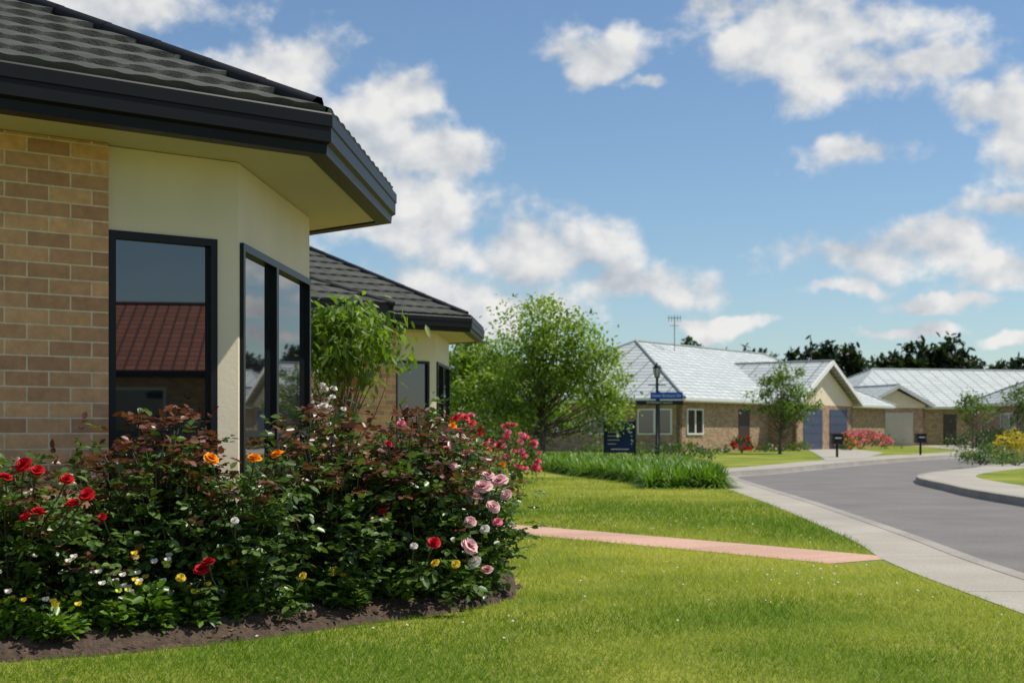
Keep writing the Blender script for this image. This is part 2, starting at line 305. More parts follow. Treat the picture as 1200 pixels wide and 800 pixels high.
ang=lambda a:np.array([math.sin(R(a)),math.cos(R(a))])
ZS=2.564; ZT=2.78; TP=.44
def bay_house(C,LA,name='brick_house',porch=False):
    C=np.array(C,float); root=empty(name,(C[0],C[1],0))
    d1,d2,d3=ang(51.5),ang(3),ang(-47); n1=np.array([d1[1],-d1[0]])
    A=C-LA*d1; E=C+2.7*d2; Cp=line_int(C,d1,E,d3); F=Cp+d3*(9/(-(d3@n1))); B=A-9*n1
    poly=[A,C,E,F,B]
    inn=lambda d:np.array([-d[1],d[0]])
    def X(p,d,q,e,s): return line_int(p+inn(d)*s,d,q+inn(e)*s,e)
    h1=X(C,d1,C,d2,1)-C; h2=X(E,d2,E,d3,1)-E
    Q1=line_int(C,h1,E,h2); s1=abs((Q1-C)@inn(d1))
    Q2=X(C,d1,E,d3,4.5); Q3=A-n1*4.5+d1*4.5
    z=lambda s:ZT+s*TP
    a3=lambda p,s:(p[0],p[1],z(s))
    f=[[a3(A,0),a3(C,0),a3(Q1,s1),a3(Q2,4.5),a3(Q3,4.5)],[a3(C,0),a3(E,0),a3(Q1,s1)],[a3(E,0),a3(F,0),a3(Q2,4.5),a3(Q1,s1)],
       [a3(F,0),a3(B,0),a3(Q3,4.5),a3(Q2,4.5)],[a3(B,0),a3(A,0),a3(Q3,4.5)]]
    tiled_roof('roof_tiles',f,'rooftile',root)
    mb=MB(); up=lambda t:(t[0],t[1],t[2]+.01)
    hC=a3(C+(Q1-C)*.03,s1*.03); hE=a3(E+(Q1-E)*.03,s1*.03)
    caps(mb,[(up(hC),up(a3(Q1,s1))),(up(hE),up(a3(Q1,s1))),(a3(Q1,s1),a3(Q2,4.5)),(a3(Q2,4.5),a3(Q3,4.5)),(a3(F,0),a3(Q2,4.5)),(a3(A,0),a3(Q3,4.5)),(a3(B,0),a3(Q3,4.5))],r=.058)
    if porch:
        K=C-2.15*d1+n1*1.0; sp=4.4; hw=sp/2
        KL=K-sp*d1; apex=K-hw*d1-n1*(hw); back=K-hw*d1-n1*(1.0+hw)
        zt=ZT+.012
        fr=[[(*KL,zt),(*K,zt),(*apex,zt+hw*TP)],[(*K,zt),(*(K-n1*1.0),zt),(*back,zt+hw*TP),(*apex,zt+hw*TP)],[(*(KL-n1*1.0),zt),(*KL,zt),(*apex,zt+hw*TP),(*back,zt+hw*TP)]]
        tiled_roof('porch_roof_tiles',fr,'rooftile',root)
        caps(mb,[((*K,zt),(*apex,zt+hw*TP)),((*KL,zt),(*apex,zt+hw*TP)),((*apex,zt+hw*TP),(*back,zt+hw*TP)),((*(K-n1*1.0),zt),(*back,zt+hw*TP))],r=.058)
        g=MB(); ob=[(KL-n1*1.0,KL),(KL,K),(K,K-n1*1.0)]
        for p,q in ob: obox(g,p,q,ZS-.01,ZT+.01,-.06,-.002)
        g.build('porch_gutter',['black'],root)
        wv=MB()
        k0=K-d1*.5-n1*.5; k1=KL+d1*.5-n1*.5
        obox(wv,k1,k0,-.1,ZS-.004,-.2,0); obox(wv,k0,k0-n1*1.0,-.1,ZS-.004,-.2,0); obox(wv,k1-n1*1.0,k1,-.1,ZS-.004,-.2,0); wv.build('porch_walls',['brick'],root)
    mb.build('ridge_caps',['ridge'],root,True)
    mb=MB(); sweep(mb,poly,[(.14,2.60),(.14,ZS-.012),(.03,ZS-.012),(.025,2.605),(0,2.62),(0,2.70),(-.008,2.706),(-.008,2.772),(.0,2.782),(.015,2.775),(.025,2.73),(.12,2.73),(.12,2.80)])
    mb.build('gutter',['black'],root)
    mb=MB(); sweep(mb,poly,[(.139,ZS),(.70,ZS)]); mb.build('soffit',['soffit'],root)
    I=offpoly(poly,.6); A_,W,W3,F_,B_=I
    P1=W-.81*d1; zt=ZS-.003
    mb=MB()
    obox(mb,A_,P1,-.1,zt,-.12,.06); obox(mb,W3+d3*.1,F_,-.1,zt,-.2,.0)
    obox(mb,F_,B_,-.1,zt,-.2,0); obox(mb,B_,A_,-.1,zt,-.2,0)
    mb.build('brick_walls',['brick'],root)
    mb=MB()
    zh=2.10; zb=.38
    obox(mb,P1,W,zh,zt-.001,-.10,0); obox(mb,P1,W,-.1,zb,-.10,0)
    obox(mb,W-.135*d1,W,zb,zh,-.10,0); obox(mb,P1,P1+d1*.02,zb,zh,-.10,0)
    obox(mb,W,W3,zh,zt-.001,-.10,0.001); obox(mb,W,W3,-.1,zb,-.10,0.001)
    obox(mb,W,W+d2*.05,zb,zh,-.10,0.001); L2=np.linalg.norm(W3-W)
    obox(mb,W3-d2*.06,W3,zb,zh,-.10,0.001); obox(mb,W3,W3+d3*.1,-.1,zt-.001,-.10,0)
    mb.build('bay_walls',['cream'],root)
    mb=MB()
    window(mb,P1,d1,.02,.675,zb,zh,.042,trans=(.98,),dep=-.045)
    window(mb,W,d2,.05,L2-.06,zb,zh,.045,splits=(.96,),trans=(.98,),dep=-.035)
    mb.build('windows',['bframe','glass'],root)
    return root
bay_house((-1.017,8.0),10)
bay_house((-.634,22.5),8,porch=True)

def rect_house(c,e_ang,L,Wd,zs,tp,roof,wall,wins=(),wings=(),ridgecap='white',name='brick_house',gutter='white'):
    c=np.array(c,float); e=ang(e_ang); f=np.array([-e[1],e[0]]); n=-f
    root=empty(name,(c[0],c[1],0)); ov=.5; zt=zs+.17
    poly=[c,c+L*e,c+L*e+Wd*f,c+Wd*f]
    h=Wd/2; q1=c+h*e+h*f; q2=c+(L-h)*e+h*f; zr=zt+h*tp
    def face(mb,pts):
        P=np.array(pts,float); u=P[1]-P[0]; u/=np.linalg.norm(u); nn=np.cross(u,P[2]-P[1]); nn/=np.linalg.norm(nn); v=np.cross(nn,u)
        mb.add(P,[list(range(len(P)))],0,uv=np.c_[(P-P[0])@u,(P-P[0])@v])
    mb=MB(); T=lambda p,z:(p[0],p[1],z)
    face(mb,[T(poly[0],zt),T(poly[1],zt),T(q2,zr),T(q1,zr)]); face(mb,[T(poly[1],zt),T(poly[2],zt),T(q2,zr)])
    face(mb,[T(poly[2],zt),T(poly[3],zt),T(q1,zr),T(q2,zr)]); face(mb,[T(poly[3],zt),T(poly[0],zt),T(q1,zr)])
    cp=[(T(poly[0],zt),T(q1,zr)),(T(poly[3],zt),T(q1,zr)),(T(poly[1],zt),T(q2,zr)),(T(poly[2],zt),T(q2,zr)),(T(q1,zr),T(q2,zr))]
    gb=MB(); sweep(gb,poly,[(.12,zs),(.12,zs-.01),(.10,zs-.01),(.10,zs+.04),(0,zs+.05),(-.01,zt-.01),(.02,zt+.01)],0); sweep(gb,poly,[(.11,zs),(.6,zs)],1)
    I=offpoly(poly,ov); wb=MB()
    for i in range(4): obox(wb,I[i],I[(i+1)%4],-.1,zs-.003,-.2,0)
    db=MB()
    for (edge,t0,t1,z0,z1,kind) in wins:
        a,b=I[edge],I[(edge+1)%4]; d=(b-a)/np.linalg.norm(b-a)
        if kind=='w': window(db,a,d,t0,t1,z0,z1,.07,splits=((t0+t1)/2,),dep=.0,gm=1,fm=0)
        else: obox(db,a+d*t0,a+d*t1,z0,z1,0,.03,{'b':2,'c':3,'d':4}[kind])
    for (k,w,pr,doors) in wings:
        lc=c+k*e+pr*n; rc=lc+w*e; hw=w/2; zw=zt+hw*tp; pk=lc+hw*e; back=pk-n*(pr+hw); 
        face(mb,[T(lc-n*(pr+.0),zt+.004),T(lc,zt+.004),T(pk,zw),T(back,zw)]); face(mb,[T(rc,zt+.004),T(rc-n*pr,zt+.004),T(back,zw),T(pk,zw)])
        cp+=[(T(pk,zw),T(back,zw))]
        for a,b in ((lc,pk),(rc,pk)):
            za,zb_=zt,zw
            for dz0,dz1,o in ((-.2,.05,.02),):
                A3=[(a[0]+n[0]*o,a[1]+n[1]*o,za+dz0),(b[0]+n[0]*o,b[1]+n[1]*o,zb_+dz0),(b[0]+n[0]*o,b[1]+n[1]*o,zb_+dz1),(a[0]+n[0]*o,a[1]+n[1]*o,za+dz1)]
                quad(gb,A3,0); quad(gb,[(x-n[0]*.1,y-n[1]*.1,z) for x,y,z in A3],0); 
                quad(gb,[A3[3],A3[2],tuple(np.array(A3[2])-np.r_[n*.1,0]),tuple(np.array(A3[3])-np.r_[n*.1,0])],0)
        g0=lc-n*.45+e*.45; g1=rc-n*.45-e*.45
        wpk=g0+(g1-g0)/2; gz=zs+.02+(hw-.45)*tp+.1
        db.add([T(g0+n*.0,zs),T(g1,zs),T(g1,zs+.2),T(wpk,gz),T(g0,zs+.2)],[[0,1,2,3,4]],5)
        obox(wb,g0,g1,-.1,zs,-.2,0)
        obox(wb,g0-n*(pr+.3),g0,-.1,zs-.002,-.2,0); obox(wb,g1,g1-n*(pr+.3),-.1,zs-.002,-.2,0)
        dd=(g1-g0)/np.linalg.norm(g1-g0)
        for (t0,t1,z0,z1,kd) in doors:
            if kd=='w': window(db,g0,dd,t0,t1,z0,z1,.07,splits=((t0+t1)/2,),dep=0)
            else:
                mi={'b':2,'c':3,'d':4}[kd]; obox(db,g0+dd*t0,g0+dd*t1,z0,z1,0,.03,mi)
                for q in np.arange(z0+.4,z1-.1,.45): obox(db,g0+dd*t0,g0+dd*t1,q,q+.03,0,.04,mi)
        obox(gb,lc-n*pr,lc,zs,zt,-.1,0,0); obox(gb,rc,rc-n*pr,zs,zt,-.1,0,0)
    mb.build('roof',[roof],root); 
    cb=MB(); caps(cb,cp,.08,0,6,1.2); cb.build('ridge_caps',[ridgecap],root)
    gb.build('fascia',[gutter,'soffit'],root); wb.build('walls',[wall],root)
    if db.n: db.build('windows_and_doors',['white','glass','gdoor','gdoorc','door','cream'],root)
    return root
rect_house((7.77,64),35,27,12,2.3,.51,'roofwhite','brickfar',
  wins=((0,.6,2.2,.8,2.0,'w'),(0,6.0,7.2,.0,2.05,'d'),(3,1.5,2.6,.9,2.0,'w'),(3,3.8,5.0,.9,2.0,'w'),(3,6.2,8.0,.8,2.0,'w'),(3,8.8,10.6,.8,2.0,'w')),
  wings=((9.5,8.4,1.45,((.9,3.3,0,2.1,'b'),(4.3,6.7,0,2.1,'b'))),),ridgecap='capgrey')
rect_house((21.9,95),75,26,11,2.45,.5,'roofwhite','brickfar',
  wins=((0,7.6,8.6,0,2.1,'d'),(0,12.5,14.5,.8,2.05,'w'),(0,17,19,.8,2.05,'w')),
  wings=((-.5,5.2,4,((1.1,3.4,0,2.15,'c'),)),),ridgecap='capgrey')
rect_house((29,76),80,14,10,2.4,.5,'roofwhite','brickfar',wins=((0,3,5,.8,2.0,'w'),(3,3,5,.8,2,'w')),ridgecap='capgrey')
# neighbour across the road (seen reflected in the bay window)
rect_house((27,4),200,18,9.4,2.35,.44,'roofterra','brick',wins=((0,2,4,.8,2.1,'w'),(0,9,12,.8,2.1,'w')),ridgecap='roofterra',gutter='black')

# ---------------------------------------------------------------- vegetation helpers
def tree(name,x,y,h,r,z0,nclump,per,leaf,c_lo,c_hi,trunk_r,seed,sx=1.,flat=1.,aspect=.6,droop=0.,cl=(.13,.27),top_n=.35,nl=26,lobes=()):
    global rng
    rng=np.random.default_rng(seed); root=empty(name,(x,y,0)); mb=MB(); base=np.array([x,y,0.])
    top=h*.82; bend=rng.normal(0,.03*h,2)
    tp=np.array([base+[bend[0]*t*t,bend[1]*t*t,top*t] for t in np.linspace(0,1,8)]); tp[0,2]=-.1
    tube(mb,tp,trunk_r*(1-.85*np.linspace(0,1,8)),8)
    zc=(z0+h)/2; hz=(h-z0)/2; cen=[]
    if lobes:
        lob=[(x+a,y+rng.uniform(-.6,.6)*r,z_,rr_) for a,z_,rr_ in lobes]
        wt=np.array([l[3]**2 for l in lob]); wt/=wt.sum()
        for _ in range(nclump):
            l=lob[rng.choice(len(lob),p=wt)]; v=rng.normal(size=3); v/=np.linalg.norm(v)
            cen.append(np.array(l[:3])+v*l[3]*rng.uniform(.35,1)**.6*[1,1,.75])
    while len(cen)<nclump:
        v=rng.normal(size=3); v/=np.linalg.norm(v); rr=rng.uniform(.25,1)**.6
        lump=1+.22*math.sin(3*math.atan2(v[1],v[0])+seed)+.15*math.sin(5*v[2]*3+seed*2)
        zz=v[2]*rr; w=(1-top_n*max(0,zz))*lump
        cen.append(np.array([x+bend[0]*.5+v[0]*rr*r*w*sx,y+bend[1]*.5+v[1]*rr*r*w,zc+zz*hz*flat]))
    cen=np.array(cen)
    for k in range(0,len(cen),max(1,nclump//nl)):
        c=cen[k]; t=np.clip((c[2]-z0*.6)/(top)*.75,.2,.92); a=base+[bend[0]*t*t,bend[1]*t*t,top*t]
        mid=(a+c)/2+[0,0,-.05*h]+rng.normal(0,.03*h,3)
        q=[a*(1-s)**2+2*mid*s*(1-s)+c*s*s for s in np.linspace(0,1,5)]
        tube(mb,q,trunk_r*.38*(1-.85*np.linspace(0,1,5))*(1-.5*t),5)
    mb.build('trunk_and_limbs',['bark'],root,True)
    cs=r*rng.uniform(cl[0],cl[1],nclump)
    P=np.repeat(cen,per,axis=0)+rng.normal(size=(nclump*per,3))*np.repeat(cs,per)[:,None]*[1,1,.7]
    n=len(P); D=rnd_unit(n)+[0,0,-.25-droop]+ (P-[x,y,zc])*.25/r; U=rnd_unit(n)*.6+[0,0,1]
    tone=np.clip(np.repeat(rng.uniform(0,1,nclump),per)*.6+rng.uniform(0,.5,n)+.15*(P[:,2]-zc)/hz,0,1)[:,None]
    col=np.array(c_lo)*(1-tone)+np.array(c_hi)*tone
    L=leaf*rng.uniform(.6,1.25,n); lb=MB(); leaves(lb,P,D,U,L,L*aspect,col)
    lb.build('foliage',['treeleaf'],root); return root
tree('deciduous_tree',.86,40,5.3,2.5,1.0,185,80,.125,(.07,.13,.015),(.28,.37,.055),.11,11,cl=(.055,.12),nl=55,
  lobes=((0,4.5,.55),(-.25,3.85,.85),(.6,3.6,.8),(-.95,3.2,.85),(1.35,3.0,.8),(.2,2.9,1.05),(-1.5,2.5,.85),(1.9,2.4,.6),(1.05,2.15,.95),(-.6,2.1,1.0),(-1.8,1.7,.7),(1.85,1.6,.7),(-1.0,1.4,.7),(1.1,1.4,.7),(.6,4.1,.5),(-.25,4.95,.28)))
tree('deciduous_tree',-1.25,45,4.1,1.8,.3,120,95,.14,(.055,.11,.015),(.23,.32,.04),.09,12,sx=1.15,cl=(.08,.16))
tree('deciduous_tree',.4,52,3.2,2.2,.3,80,80,.15,(.03,.06,.012),(.10,.16,.03),.09,22,sx=1.3,cl=(.1,.2))
tree('deciduous_tree',11.3,60,3.7,1.4,1.15,60,60,.13,(.05,.10,.018),(.17,.25,.045),.08,13,cl=(.08,.17),nl=40)
tree('deciduous_tree',24.3,75,3.1,1.0,1.3,22,40,.16,(.045,.09,.018),(.14,.21,.04),.06,14)
tree('deciduous_tree',24.9,70,3.3,1.1,1.4,24,44,.16,(.04,.08,.02),(.13,.19,.05),.05,15)
tree('deciduous_tree',-1.80,15.2,2.42,.63,1.45,50,40,.14,(.05,.105,.014),(.20,.29,.04),.035,16,sx=1.1,aspect=.36,droop=.8,cl=(.14,.26),nl=30)
def tree_mass(name,items,leaf,c_lo,c_hi,seed):
    g=np.random.default_rng(seed); lb=MB(); tb=MB()
    global rng; rng=g
    for (x,y,h,r,coni) in items:
        tube(tb,[(x,y,-.1),(x,y,h*.8)],[.35,.1],5)
        nc=26; per=46
        v=rnd_unit(nc); rr=g.uniform(.3,1,nc)**.6
        t=(v[:,2]*rr+1)/2
        w=(1.15-t) if coni else np.ones(nc)
        cen=np.c_[x+v[:,0]*rr*r*w,y+v[:,1]*rr*r*w,h*.12+t*h*.85]
        P=np.repeat(cen,per,axis=0)+g.normal(size=(nc*per,3))*r*.16
        n=len(P); tone=np.clip(np.repeat(g.uniform(0,.7,nc),per)+g.uniform(0,.4,n),0,1)[:,None]
        leaves(lb,P,rnd_unit(n),rnd_unit(n)*.7+[0,0,1],leaf*g.uniform(.6,1.3,n),leaf*.5,np.array(c_lo)*(1-tone)+np.array(c_hi)*tone)
    root=empty(name,(items[0][0],items[0][1],0)); lb.build('foliage',['treeleaf'],root); tb.build('trunks',['bark'],root)
g=np.random.default_rng(5); it=[]
for px in np.arange(520,1330,11):
    y=g.uniform(165,190); h=g.uniform(8,10)
    if 690<px<760: h=g.uniform(10.6,11.6)
    if 760<=px<1010: h=g.uniform(10.4,12.6)
    if 1010<=px<1045: h=g.uniform(9,10)
    if px>1150: h=g.uniform(9.2,10.6)
    it.append(((px-600)/1667*y,y,h,g.uniform(1.5,2.8),px<1010))
for px in (1040,1050,1060,1070,1080,1090,1100,1110,1120,1130,1142):
    it.append(((px-600)/1667*150,150,g.uniform(8.5,9.6)+(1.7 if 1078<px<1115 else 0),2.4,False))
tree_mass('distant_trees',it,.8,(.010,.018,.010),(.032,.05,.02),6)
it=[(x,y,h,3,False) for x,y,h in ((-60,120,10),(-45,130,12),(-30,125,9),(-75,110,11),(70,120,10),(85,110,11),(60,-30,9),(75,-10,10),(50,-60,9),(-50,60,9))]
tree_mass('distant_trees',it,.7,(.015,.03,.012),(.05,.08,.025),8)

def straps(mb,x,y,n,h,spread,c_lo,c_hi,w=.034):
    az=rng.uniform(0,2*np.pi,n); el=rng.uniform(.3,1.3,n); L=h*rng.uniform(.8,1.15,n)
    o=np.c_[np.cos(az),np.sin(az),np.zeros(n)]; side=np.c_[-np.sin(az),np.cos(az),np.zeros(n)]
    b=np.array([x,y,0])+o*rng.uniform(0,.08,n)[:,None]
    ts=[0,.35,.7,1]; V=[]
    for t in ts:
        p=b+o*(L*np.cos(el)*t*spread)[:,None]+np.array([0,0,1])*(L*(np.sin(el)*t-(.30+.35*np.cos(el))*t*t))[:,None]
        p[:,2]=np.maximum(p[:,2],.01); ww=w*(1-.9*t**2)/2
        V+= [p-side*ww,p+side*ww]
    V=np.stack(V,1); k=8; base=np.arange(n)[:,None]*k
    f=np.concatenate([base+np.array([2*i,2*i+1,2*i+3,2*i+2]) for i in range(3)])
    t=rng.uniform(0,1,n)[:,None]; col=np.array(c_lo)*(1-t)+np.array(c_hi)*t
    mb.add(V.reshape(-1,3),f,0,np.repeat(col,k,axis=0))
rng=np.random.default_rng(31)
mb=MB()
edge=catmull([(3.5,24.4),(2.9,26),(2.1,29),(1.3,33),(.5,38)],18)
HL,HH=(.05,.115,.010),(.20,.33,.038)
for p in edge:
    for o in np.arange(0,2.2,.2):
        q=p+np.array([.55,.8])*o+rng.normal(0,.06,2)
        xr=np.interp(q[1],S_[:,1],S_[:,0])
        if q[0]<xr-.1: straps(mb,q[0],q[1],46,.76*rng.uniform(.95,1.05),.7,HL,HH)
for y in np.arange(24.5,35,.2):
    for o in (.2,.45,.7,.95,1.2):
        x=np.interp(y,S_[:,1],S_[:,0])-o; straps(mb,x+rng.normal(0,.05),y,38,.74,.7,HL,HH)
mb.build('strap_leaf_hedge',['flax'])

def shrub(name,x,y,r,h,n,leaf,c_lo,c_hi,flowers=None,nf=0,fs=.05,mat='treeleaf',sy=None,rose=False):
    root=empty(name,(x,y,0)); lb=MB(); sy=sy or r
    nc=max(8,n//60); v=rnd_unit(nc); v[:,2]=abs(v[:,2])
    cen=np.c_[x+v[:,0]*r*.75,y+v[:,1]*sy*.75,h*.12+v[:,2]*h*.75]
    idx=rng.integers(0,nc,n); P=cen[idx]+rng.normal(size=(n,3))*[r*.17,sy*.17,h*.13]; P[:,2]=np.clip(P[:,2],.02,None)
    t=np.clip(rng.uniform(0,.6,nc)[idx]+rng.uniform(0,.4,n),0,1)[:,None]
    leaves(lb,P,rnd_unit(n)+[0,0,.3],rnd_unit(n)*.7+[0,0,1],leaf*rng.uniform(.6,1.3,n),leaf*.55,np.array(c_lo)*(1-t)+np.array(c_hi)*t)
    if flowers:
        for cc in flowers:
            k=nf; vv=rnd_unit(k); vv[:,2]=abs(vv[:,2]); vv[:,1]=-abs(vv[:,1]) if rose else vv[:,1]
            Pf=np.c_[x+vv[:,0]*r*.9,y+vv[:,1]*sy*.9,h*.2+vv[:,2]*h*.78]
            if rose:
                for p in Pf: bloom(lb,p,fs*rng.uniform(.8,1.2),cc,mat=1)
            else:
                for rep in range(5):
                    leaves(lb,Pf,rnd_unit(k)+[0,-.4,.5],rnd_unit(k),fs*rng.uniform(.8,1.2,k),fs*.9,np.tile(np.array(cc),(k,1))*rng.uniform(.8,1.1,(k,1)),1)
    for a in range(5):
        aa=a*1.3; tube(lb,[(x,y,-.02),(x+math.cos(aa)*r*.4,y+math.sin(aa)*sy*.4,h*.6)],[.02,.008],4,2)
    lb.build('foliage',[mat,'petal','bark'],root); return root
def bloom(mb,p,r,col,face=(0,-.6,.8),mat=1):
    p=np.array(p,float); f=np.array(face)+rng.normal(0,.25,3); f/=np.linalg.norm(f)
    a=np.cross(f,[.3,.1,1]); a/=np.linalg.norm(a); b=np.cross(f,a)
    for (n,op,rr,off) in ((6,1.15,1.0,0),(6,.85,.92,.5),(5,.55,.78,.2),(5,.3,.6,.7),(3,.1,.45,.1)):
        for i in range(n):
            th=2*math.pi*(i+off)/n+rng.normal(0,.12); o=a*math.cos(th)+b*math.sin(th); s=np.cross(f,o); V=[];sz=r*rr*rng.uniform(.9,1.1)
            for t,w,cu in ((0,.25,0),(.55,.62,.0),(1,.42,.12)):
                e=op*(1+.35*t*t); c=p+f*r*.15*(1-rr)+(o*math.sin(e)+f*math.cos(e))*sz*t
                for k in (-1,0,1):
                    V.append(c+s*k*w*sz+(-o*math.cos(op)+f*math.sin(op))*abs(k)*.22*sz*w)
            cc=np.array(col)*rng.uniform(.82,1.12)*(1-.25*(1-rr))
            mb.add(V,[[0,1,4,3],[1,2,5,4],[3,4,7,6],[4,5,8,7]],mat,np.clip(cc,0,1))
rng=np.random.default_rng(41)
RED=(.6,.012,.02); PINK=(.88,.25,.35); LPINK=(.90,.60,.62); WHITE=(.85,.83,.78); YEL=(.88,.68,.06); ORG=(.92,.33,.01)
shrub('pink_rose_bush',.02,27.5,.6,1.15,1600,.065,(.04,.075,.012),(.12,.18,.03),[PINK,(.82,.14,.2)],20,.075,rose=True)
shrub('rose_bush',-.8,26,.85,1.32,1900,.065,(.035,.06,.012),(.10,.15,.03),[RED,PINK,ORG],6,.06,rose=True)
shrub('rose_bush',-1.0,19.5,.7,1.25,1600,.06,(.05,.035,.015),(.09,.13,.03),[PINK,RED],6,.05,rose=True)
shrub('white_rose_bush',-1.84,13.9,.34,1.5,1900,.045,(.02,.04,.01),(.07,.11,.025),[WHITE],36,.036,rose=True)
shrub('flowering_shrub',18.6,76,1.9,.95,900,.14,(.03,.06,.015),(.08,.13,.03),[PINK,(.75,.25,.2)],110,.13)
shrub('flowering_shrub',17.0,71.5,.6,.6,250,.12,(.05,.09,.02),(.12,.18,.03),[ORG],10,.1)
shrub('flowering_shrub',10.1,62.5,.55,.75,250,.12,(.04,.05,.02),(.10,.09,.03),[RED],22,.12)
shrub('hedge',13.8,68.5,.9,.55,300,.12,(.05,.09,.02),(.16,.2,.04))
shrub('hedge',3.6,50,1.6,.6,700,.12,(.04,.075,.015),(.12,.19,.035))
shrub('hedge',5.6,48.5,1.5,.5,700,.12,(.03,.07,.015),(.10,.16,.035))
shrub('hedge',27.5,81,3.2,1.0,900,.15,(.02,.045,.012),(.05,.09,.02))
shrub('golden_shrub',15.7,44.6,.7,1.0,900,.09,(.28,.23,.02),(.55,.42,.03),[YEL],50,.07)
shrub('green_shrub',13.9,42.2,.75,.55,800,.08,(.04,.09,.02),(.12,.19,.04))
shrub('green_shrub',14.8,43.0,.8,.55,800,.08,(.06,.10,.04),(.16,.21,.08))
shrub('green_shrub',14.3,40.3,.8,.4,600,.08,(.07,.12,.03),(.17,.23,.06))
shrub('hedge',17.0,48.6,1.9,1.0,1500,.1,(.02,.04,.012),(.05,.08,.02))
for x,y in ((9.5,63.5),(11.8,66.3),(12.9,67.7)): shrub('flowering_shrub',x,y,.6,.35,160,.12,(.04,.08,.02),(.10,.16,.03),[WHITE,RED],5,.08)
for x,y in ((31,93),(34,93.6),(37,94.5)): shrub('flowering_shrub',x,y,1.2,.6,200,.16,(.04,.08,.02),(.10,.16,.03),[WHITE,(.5,.05,.3)],14,.14)

# ---------------------------------------------------------------- flower bed
bed_front=catmull([(-4.6,4.6),(-3.2,5.45),(-2.21,6.1),(-1.72,6.38),(-1.23,6.80),(-.67,7.42),(-.25,7.92),(.0,8.45),(.05,9.0),(.0,9.9),(-.12,11.3),(-.6,12.3)],6)
back=np.array([(-1.6,12.2),(-1.45,10.4),(-1.6,8.4),(-3.2,7.2),(-6.0,5.0)])
BED=np.vstack([bed_front,back])
def pip(P,poly):
    x,y=P[:,0],P[:,1]; ins=np.zeros(len(P),bool); j=len(poly)-1
    for i in range(len(poly)):
        xi,yi=poly[i];xj,yj=poly[j]
        c=((yi>y)!=(yj>y))&(x<(xj-xi)*(y-yi)/(yj-yi+1e-12)+xi); ins^=c; j=i
    return ins
def pldist(P,l):
    d=np.full(len(P),1e9)
    for a,b in zip(l[:-1],l[1:]):
        ab=b-a; t=np.clip(((P-a)@ab)/(ab@ab),0,1); d=np.minimum(d,np.linalg.norm(P-(a+t[:,None]*ab),axis=1))
    return d
xs=np.arange(-6,.3,.05); ys=np.arange(4.4,12.5,.05); gx,gy=np.meshgrid(xs,ys); PG=np.c_[gx.ravel(),gy.ravel()]
ins=pip(PG,BED); dd=pldist(PG,bed_front)
zz=.012+.075*np.clip(dd/.25,0,1)+.014*np.sin(PG[:,0]*23)*np.sin(PG[:,1]*19)+rng.uniform(-.012,.014,len(PG))
zz=np.where(ins,zz,-.03-.1*dd); nx=len(xs)
mb=MB(); keep=ins|(dd<.12)
F=[]
for j in range(len(ys)-1):
    for i in range(nx-1):
        a=j*nx+i
        if keep[a] and keep[a+1] and keep[a+nx] and keep[a+nx+1]: F.append([a,a+1,a+nx+1,a+nx])
mb.add(np.c_[PG,zz],F,0); mb.build('flower_bed_soil',['mulch'],None,True)
n=18000; P=np.c_[rng.uniform(-5,.2,n),rng.uniform(4.8,12.4,n)]; P=P[pip(P,BED)&(pldist(P,bed_front)<1.3)]; n=len(P); dP=pldist(P,bed_front)
mb=MB(); t=rng.uniform(0,1,n)[:,None]
leaves(mb,np.c_[P,.022+.075*np.clip(dP/.25,0,1)+rng.uniform(0,.015,n)],rnd_unit(n)*[1,1,.4],rnd_unit(n)*.5+[0,0,1],rng.uniform(.012,.04,n),rng.uniform(.007,.016,n),np.array([.025,.015,.01])*(1-t)+np.array([.15,.09,.058])*t)
mb.build('mulch_chips',['chip'])

